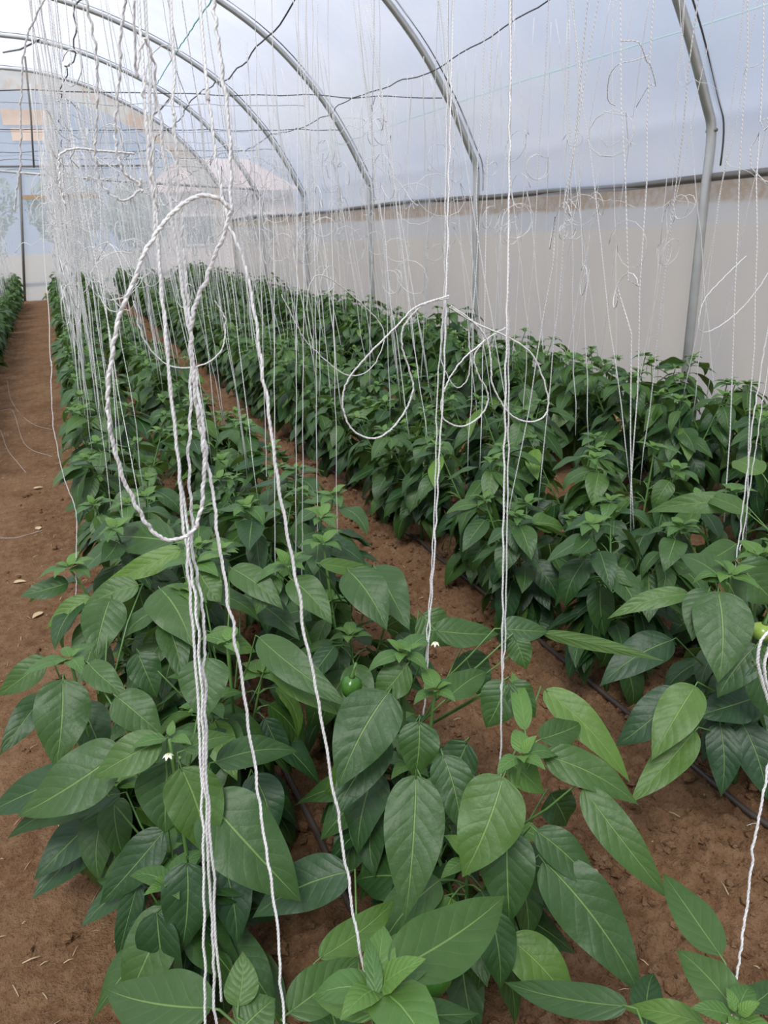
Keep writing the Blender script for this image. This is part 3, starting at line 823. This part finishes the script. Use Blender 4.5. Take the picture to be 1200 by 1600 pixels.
hero_string([(362,330),(325,430),(300,500),(303,600),(318,710),(313,800),(290,838),(245,836),(200,765),(172,665),(172,580),(192,480),(235,380),(270,332),(310,306),(345,312),(362,331)], .80, .80, 'big hanging loop of thick white string in front of the rows', seed=6, r=.0026)
hero_string([(708,0),(704,160),(700,330),(697,460),(693,600),(684,760),(678,880),(670,1000),(662,1118)], 1.45, 1.22, 'doubled white string reaching the pale young tip at bed centre', seed=7, extend=.8)
hero_string([(700,0),(699,160),(696,330),(694,470),(684,600),(680,760),(675,880),(667,1000),(663,1090)], 1.46, 1.23, 'fellow strand beside the doubled string at bed centre', r=.0017, seed=8, extend=.8)
hero_string([(798,0),(796,200),(794,400),(790,600),(787,800),(785,1000),(782,1212)], 1.16, 1.0, 'straight white string ending at the small round bud of the central plant', seed=9, extend=.8)
hero_string([(799,0),(797,200),(795,400),(795,600),(793,800),(789,1000),(783,1080)], 1.17, 1.02, 'second strand alongside the straight string above the central plant', r=.0017, seed=10, extend=.8)
hero_string([(702,462),(650,480),(618,512),(570,560),(540,602),(537,642),(555,675),(590,684),(624,656),(645,612),(640,580),(628,540),(632,508),(662,476),(701,466)], 1.35, 1.35, 'round loop of white string hanging beside the doubled string', seed=11, wob=.002)
hero_string([(702,480),(745,506),(800,530),(835,560),(856,620),(850,650),(825,659),(795,645),(770,602),(767,565),(760,530),(738,502),(704,478)], 1.33, 1.33, 'largest round white loop hanging behind the straight string', seed=12, wob=.002)
hero_string([(760,530),(720,565),(700,597),(690,625),(694,655),(722,666),(750,650),(763,620),(746,582),(741,556),(758,532),(790,512)], 1.40, 1.40, 'middle one of the three round string loops above the centre bed', seed=13, wob=.002)
hero_string([(692,500),(690,560),(702,592),(716,606),(730,592),(735,560),(732,520)], 1.45, 1.45, 'small slack hook of string inside the round loops', r=.0016, seed=14, wob=.002)
hero_string([(1215,430),(1192,560),(1178,650),(1165,760),(1154,850),(1146,915)], 1.32, 1.26, 'outer of two white strings dropping to the ribbed glossy leaves', seed=15, extend=1.1)
hero_string([(1213,500),(1190,640),(1175,740),(1162,830),(1150,880)], 1.36, 1.32, 'inner of two white strings dropping to the ribbed glossy leaves', r=.0017, seed=16, extend=1.1)
hero_string([(1212,1120),(1200,1200),(1180,1310),(1165,1430),(1150,1530),(1136,1610)], .62, .48, 'single white string coming down to the bottom corner plant', seed=17)
hero_string([(1205,1110),(1190,1060),(1184,1030),(1190,1000),(1206,985),(1202,1010),(1194,1040),(1200,1075),(1215,1100)], .66, .66, 'thick coiled end of white string by the pale pepper', r=.0028, seed=18, wob=.001)
hero_string([(1166,400),(1130,435),(1100,470),(1092,512),(1110,517),(1150,490),(1185,450),(1215,400)], 1.7, 1.7, 'open slack loop of string hanging in front of the side curtain', seed=19, r=.0018)
hero_string([(90,-40),(42,60),(33,150),(32,250),(22,330)], 1.1, 1.1, 'slack blurred string hanging over the row across the path', seed=20, r=.0014, wob=.003)
hero_string([(130,-20),(150,80),(152,170),(148,240),(160,290),(190,313),(215,300),(221,280)], .95, .95, 'greyish slack string ending in a hooked loop over the path', seed=21, r=.0017)
hero_string([(196,-20),(188,60),(186,130),(180,190),(184,240),(196,272),(214,284),(222,300)], .85, .85, 'limp grey string tail hanging beside the close bundle', seed=22, r=.0016)
hero_string([(210,240),(150,235),(120,232),(96,240),(92,262),(94,290),(100,320)], 1.2, 1.2, 'curled string end looping over the bright end wall', seed=23, r=.0018)
hero_string([(208,0),(214,120),(225,60),(243,120),(236,250),(248,330)], .8, .85, 'bunched slack string at the top of the close bundle', seed=24, r=.0015)
hero_string([(75,480),(80,570),(83,660),(98,740),(118,800),(119,870),(119,930)], 2.1, 1.95, 'lone string hanging over the leaves at the bare path edge', seed=25, r=.0014, extend=1.2)
hero_string([(210,470),(225,530),(262,570),(310,572),(345,548),(352,500),(335,470)], 1.5, 1.5, 'wide shallow string loop behind the close bundle', seed=26, r=.0018)
hero_string([(362,330),(358,200),(340,60),(330,-30)], .8, .85, 'string rising from the knot of the big loop', seed=27, r=.0022)
hero_string([(440,460),(470,520),(490,545),(540,585),(580,575),(600,520),(560,470),(500,430),(480,470),(490,548)], 2.0, 2.0, 'tangled double loop of string between the second and third rows', seed=28, r=.0018)
for i, (xb, yb, xt, Y) in enumerate([(462,918,466,1.85),(472,905,478,1.9),(496,850,488,2.0),(527,835,512,2.0),(417,745,398,2.3),(430,900,425,1.8)]):
    hero_string([(xt, 0), (xt+(xb-xt)*.4, 330), (xt+(xb-xt)*.75, 600), (xb, yb)], Y+.25, Y, '%s of six thin straight strings ending in the clump beside the soil aisle' % ORD[i], seed=40+i, r=.0013, extend=.6)

# strings of the rows
srnd = random.Random(21)
def row_string(x, y, zb, X, topy, k, r):
    zt = 2.62; top = Vector((X+srnd.uniform(-.10,.10), topy, zt)); bot = Vector((x, y, zb))
    n = 14; P = [bot.lerp(top, i/n) for i in range(n+1)]
    P = wobble(P, .012, k, .6); P[0] = bot; P[-1] = top
    out = [P[0]]
    loop_at = srnd.randrange(5, 11) if srnd.random() < (.7 if y > 3.5 else .45) else -1
    for i in range(1, len(P)):
        if i == loop_at:
            R1 = srnd.uniform(.05, .14); az = srnd.uniform(0, 6.28); u = Vector((math.cos(az), math.sin(az), 0)); c = P[i]+u*R1*.9+Vector((0,0,-R1*.6))
            ph0 = srnd.uniform(2.2, 3.4); turns = srnd.choice((1, 1, 1.9)); asp = srnd.uniform(.7, 1.3)
            pert = srnd.uniform(-.5, .5)
            for q in range(int(13*turns)+1):
                a = ph0+q/13*6.283
                rr_ = R1*(1+pert*.3*math.sin(2*a))
                out.append(c+u*math.cos(a)*rr_+Vector((-u.y,u.x,0))*.03*math.sin(a*.5+pert*3)+Vector((0,0,1))*math.sin(a)*rr_*asp)
        out.append(P[i])
    mb = MB(); mb.tube(out, r, 4, vscale=1.0); tail = None
    if srnd.random() < .3:   # a loose curl of string end at mid height
        p = P[srnd.randrange(7, 12)]; az = srnd.uniform(0, 6.28); q = [p]
        for s_ in range(6):
            az += srnd.uniform(-.9,.9); q.append(q[-1]+Vector((math.cos(az)*.045, math.sin(az)*.045, srnd.uniform(-.05,.02))))
        mb.tube(spline(q, 3), r*.8, 4)
    return mb
cand = []
WX = {'A': .25, 'B': .42, 'C': 1.44, 'D': 1.62, 'E': 2.85, 'F': 3.02, 'L': -1.0, 'K': -1.2}
for key, i, x, y, H, e, words in PLANTS:
    for s_ in range(4 if y > 4 and key in 'AL' else (3 if y > 5 and key in 'BC' else 2)):
        if key in 'AB' and y < 2.3: continue
        bx = x+srnd.uniform(-.10,.10); by = y+srnd.uniform(-.1,.1); zb = srnd.uniform(.42,.60)+gz(x, y)
        top = round((y+srnd.uniform(-.25,.25))/.9)*.9+srnd.uniform(-.05,.05)
        mbs = row_string(bx, by, zb, WX[key]+(x-WX[key])*.5, max(top, y-.35), len(cand)+3, .0018 if y < 4 else (.0023 if y < 9 else .0029))
        cand.append((y+abs(x)*.3, mbs, key, i, s_, words, y))
cand.sort(key=lambda c: c[0])
rest = MB(); cnt = {}
for j, (dd, mbs, key, i, s_, words, y) in enumerate(cand):
    if j < 262:
        n = cnt.get(key, 0); cnt[key] = n+1
        if n < 40: lb = '%s thin string, counted from the camera end, over %s' % (ORD[n], words)
        else: lb = 'fine white string over the middle plants of '+words
        tag(obj('training_string', mbs, M['string']), lb, 'string', 'training strings over '+words)
    else: rest.add(mbs.v, mbs.f, mbs.uv)
tag(obj('distant_strings', rest, M['string']), 'dense curtain of fine white strings over the far rows toward the end wall', 'strings', kind='stuff')

# ------------------------------------------------------------------ ground details
for i, (X, lb) in enumerate(zip(DRIPS, ('black drip hose lying on the soil between the two rows beside the bare path', 'thin black drip hose on the soil along the third row from the path', 'black drip hose between the rows beside the side curtain', 'black drip hose in the bed across the bare path'))):
    mb = MB(); P = [(X+.02*noise.noise(Vector((y*.8, i*5, 0))), y, gz(X, y)+.012) for y in np.arange(.2 if X < 2 else 1.5, 20, .18)]
    mb.tube(P, .0085, 8); o = tag(obj('drip_hose', mb, M['drip']), lb, 'hose', 'drip hoses')
rc = random.Random(3); mb = MB()
for i in range(11000):
    y = .4+5.0*rc.random()**1.5; x = rc.uniform(-.5, 2.4)
    b = max(math.exp(-((x-c)/.34)**2) for c in BEDS)
    if x < .0 and rc.random() > .12+b*.8: continue
    if x > .7 and rc.random() > .7+b: continue
    r = .003+.016*rc.random()**3.4
    mb.blob((x, y, gz(x, y)+r*.45), r, jit=.38, sc=(1, rc.uniform(.7,1.2), .75), rnd=rc, nseg=6, nring=4)
tag(obj('soil_clods', mb, M['soil'], None, False), 'loose crumbs and clods of red-brown soil scattered on the beds', 'soil clods', kind='stuff')
mb = MB()
for i in range(420):
    y = .6+7*rc.random()**1.4; x = rc.uniform(-.72, -.02) if rc.random() < .7 else rc.uniform(.7, 1.3)
    a = rc.uniform(0, 3.14); l = rc.uniform(.008, .04); z = gz(x, y)+.004
    mb.tube([(x, y, z), (x+math.cos(a)*l*.5, y+math.sin(a)*l*.5, z+.003), (x+math.cos(a)*l, y+math.sin(a)*l, z)], rc.uniform(.0006,.0018), 4)
tag(obj('straw_litter', mb, M['straw']), 'small bits of straw and dry stalk strewn over the bare path', 'straw', kind='stuff')
# dry leaves on the path
for i, (px, py) in enumerate([(52,762),(58,918),(65,952),(20,905),(60,824)]):
    P = rZ(px, py, -.01); mb = MB(); leaf(mb, Vector((0,0,.004)), Vector((math.cos(i*2.), math.sin(i*2.), .1)), Vector((0,0,1)), .06, .035, bend=.3, fold=.3)
    tag(obj('dry_leaf', mb, M['straw'], loc=(P.x, P.y, gz(P.x, P.y)+.003)), '%s dried tan leaf lying on the bare path, counted from the far end' % ORD[[0,3,4,2,1][i]], 'leaf', 'dry leaves on the path')
# loose string scraps on the ground
SCR = [([(0,835),(25,833),(66,822)], 'pale scrap of string lying straight across the bare path'),
       ([(0,640),(20,640),(38,690),(80,710)], 'limp string scrap curving over the bare path below the far row'),
       ([(10,590),(18,625),(45,655),(80,668)], 'thin string scrap trailing from the row across the path'),
       ([(0,668),(12,700),(40,735)], 'string scrap sagging across the path edge'),
       ([(455,1308),(470,1302),(480,1310)], 'short curl of string beside the drip hose'),
       ([(715,1485),(728,1505),(738,1535)], 'short white string scrap by the hanging green pepper'),
       ([(695,890),(700,850),(705,835),(715,850),(718,890)], 'thin forked string end under the third row plants'),
       ([(1165,1296),(1185,1298),(1210,1296)], 'bit of pale string on the soil at the frame edge')]
for px, lb in SCR:
    P = []
    for p in px:
        q = rZ(*p, 0.0); P.append(Vector((q.x, q.y, gz(q.x, q.y)+.006)))
    mb = MB(); mb.tube(wobble(spline(P, 6), .006, len(lb)), .0011, 4); tag(obj('string_scrap', mb, M['string']), lb, 'string', 'string scraps on the ground')
mb = MB(); P = rZ(1095, 1252, 0); leaf(mb, Vector((0,0,.004)), Vector((1,.2,.2)), Vector((0,0,1)), .014, .012)
leaf(mb, Vector((0,0,.004)), Vector((-.6,.8,.2)), Vector((0,0,1)), .012, .01)
tag(obj('fallen_petal', mb, M['anther'], loc=(P.x, P.y, gz(P.x, P.y)+.004)), 'tiny pale yellow fallen petal on the dark soil', 'petal')
# weeds at the foot of the curtain
mb = MB(); rc = random.Random(9)
for i in range(500):
    y = rc.uniform(2.5, 9); x = rc.uniform(3.75, 4.3); a = rc.uniform(0, 6.3); d = Vector((math.cos(a)*.5, math.sin(a)*.5, 1))
    l = rc.uniform(.04, .14); leaf(mb, Vector((x, y, gz(x, y))), d, Vector((math.sin(a), -math.cos(a), .2)), l, l*.22, bend=.7, nu=2, nv=3)
tag(obj('weeds', mb, M['weed']), 'sparse pale weeds along the foot of the side curtain', 'weeds', kind='stuff')
bpy.context.view_layer.update()
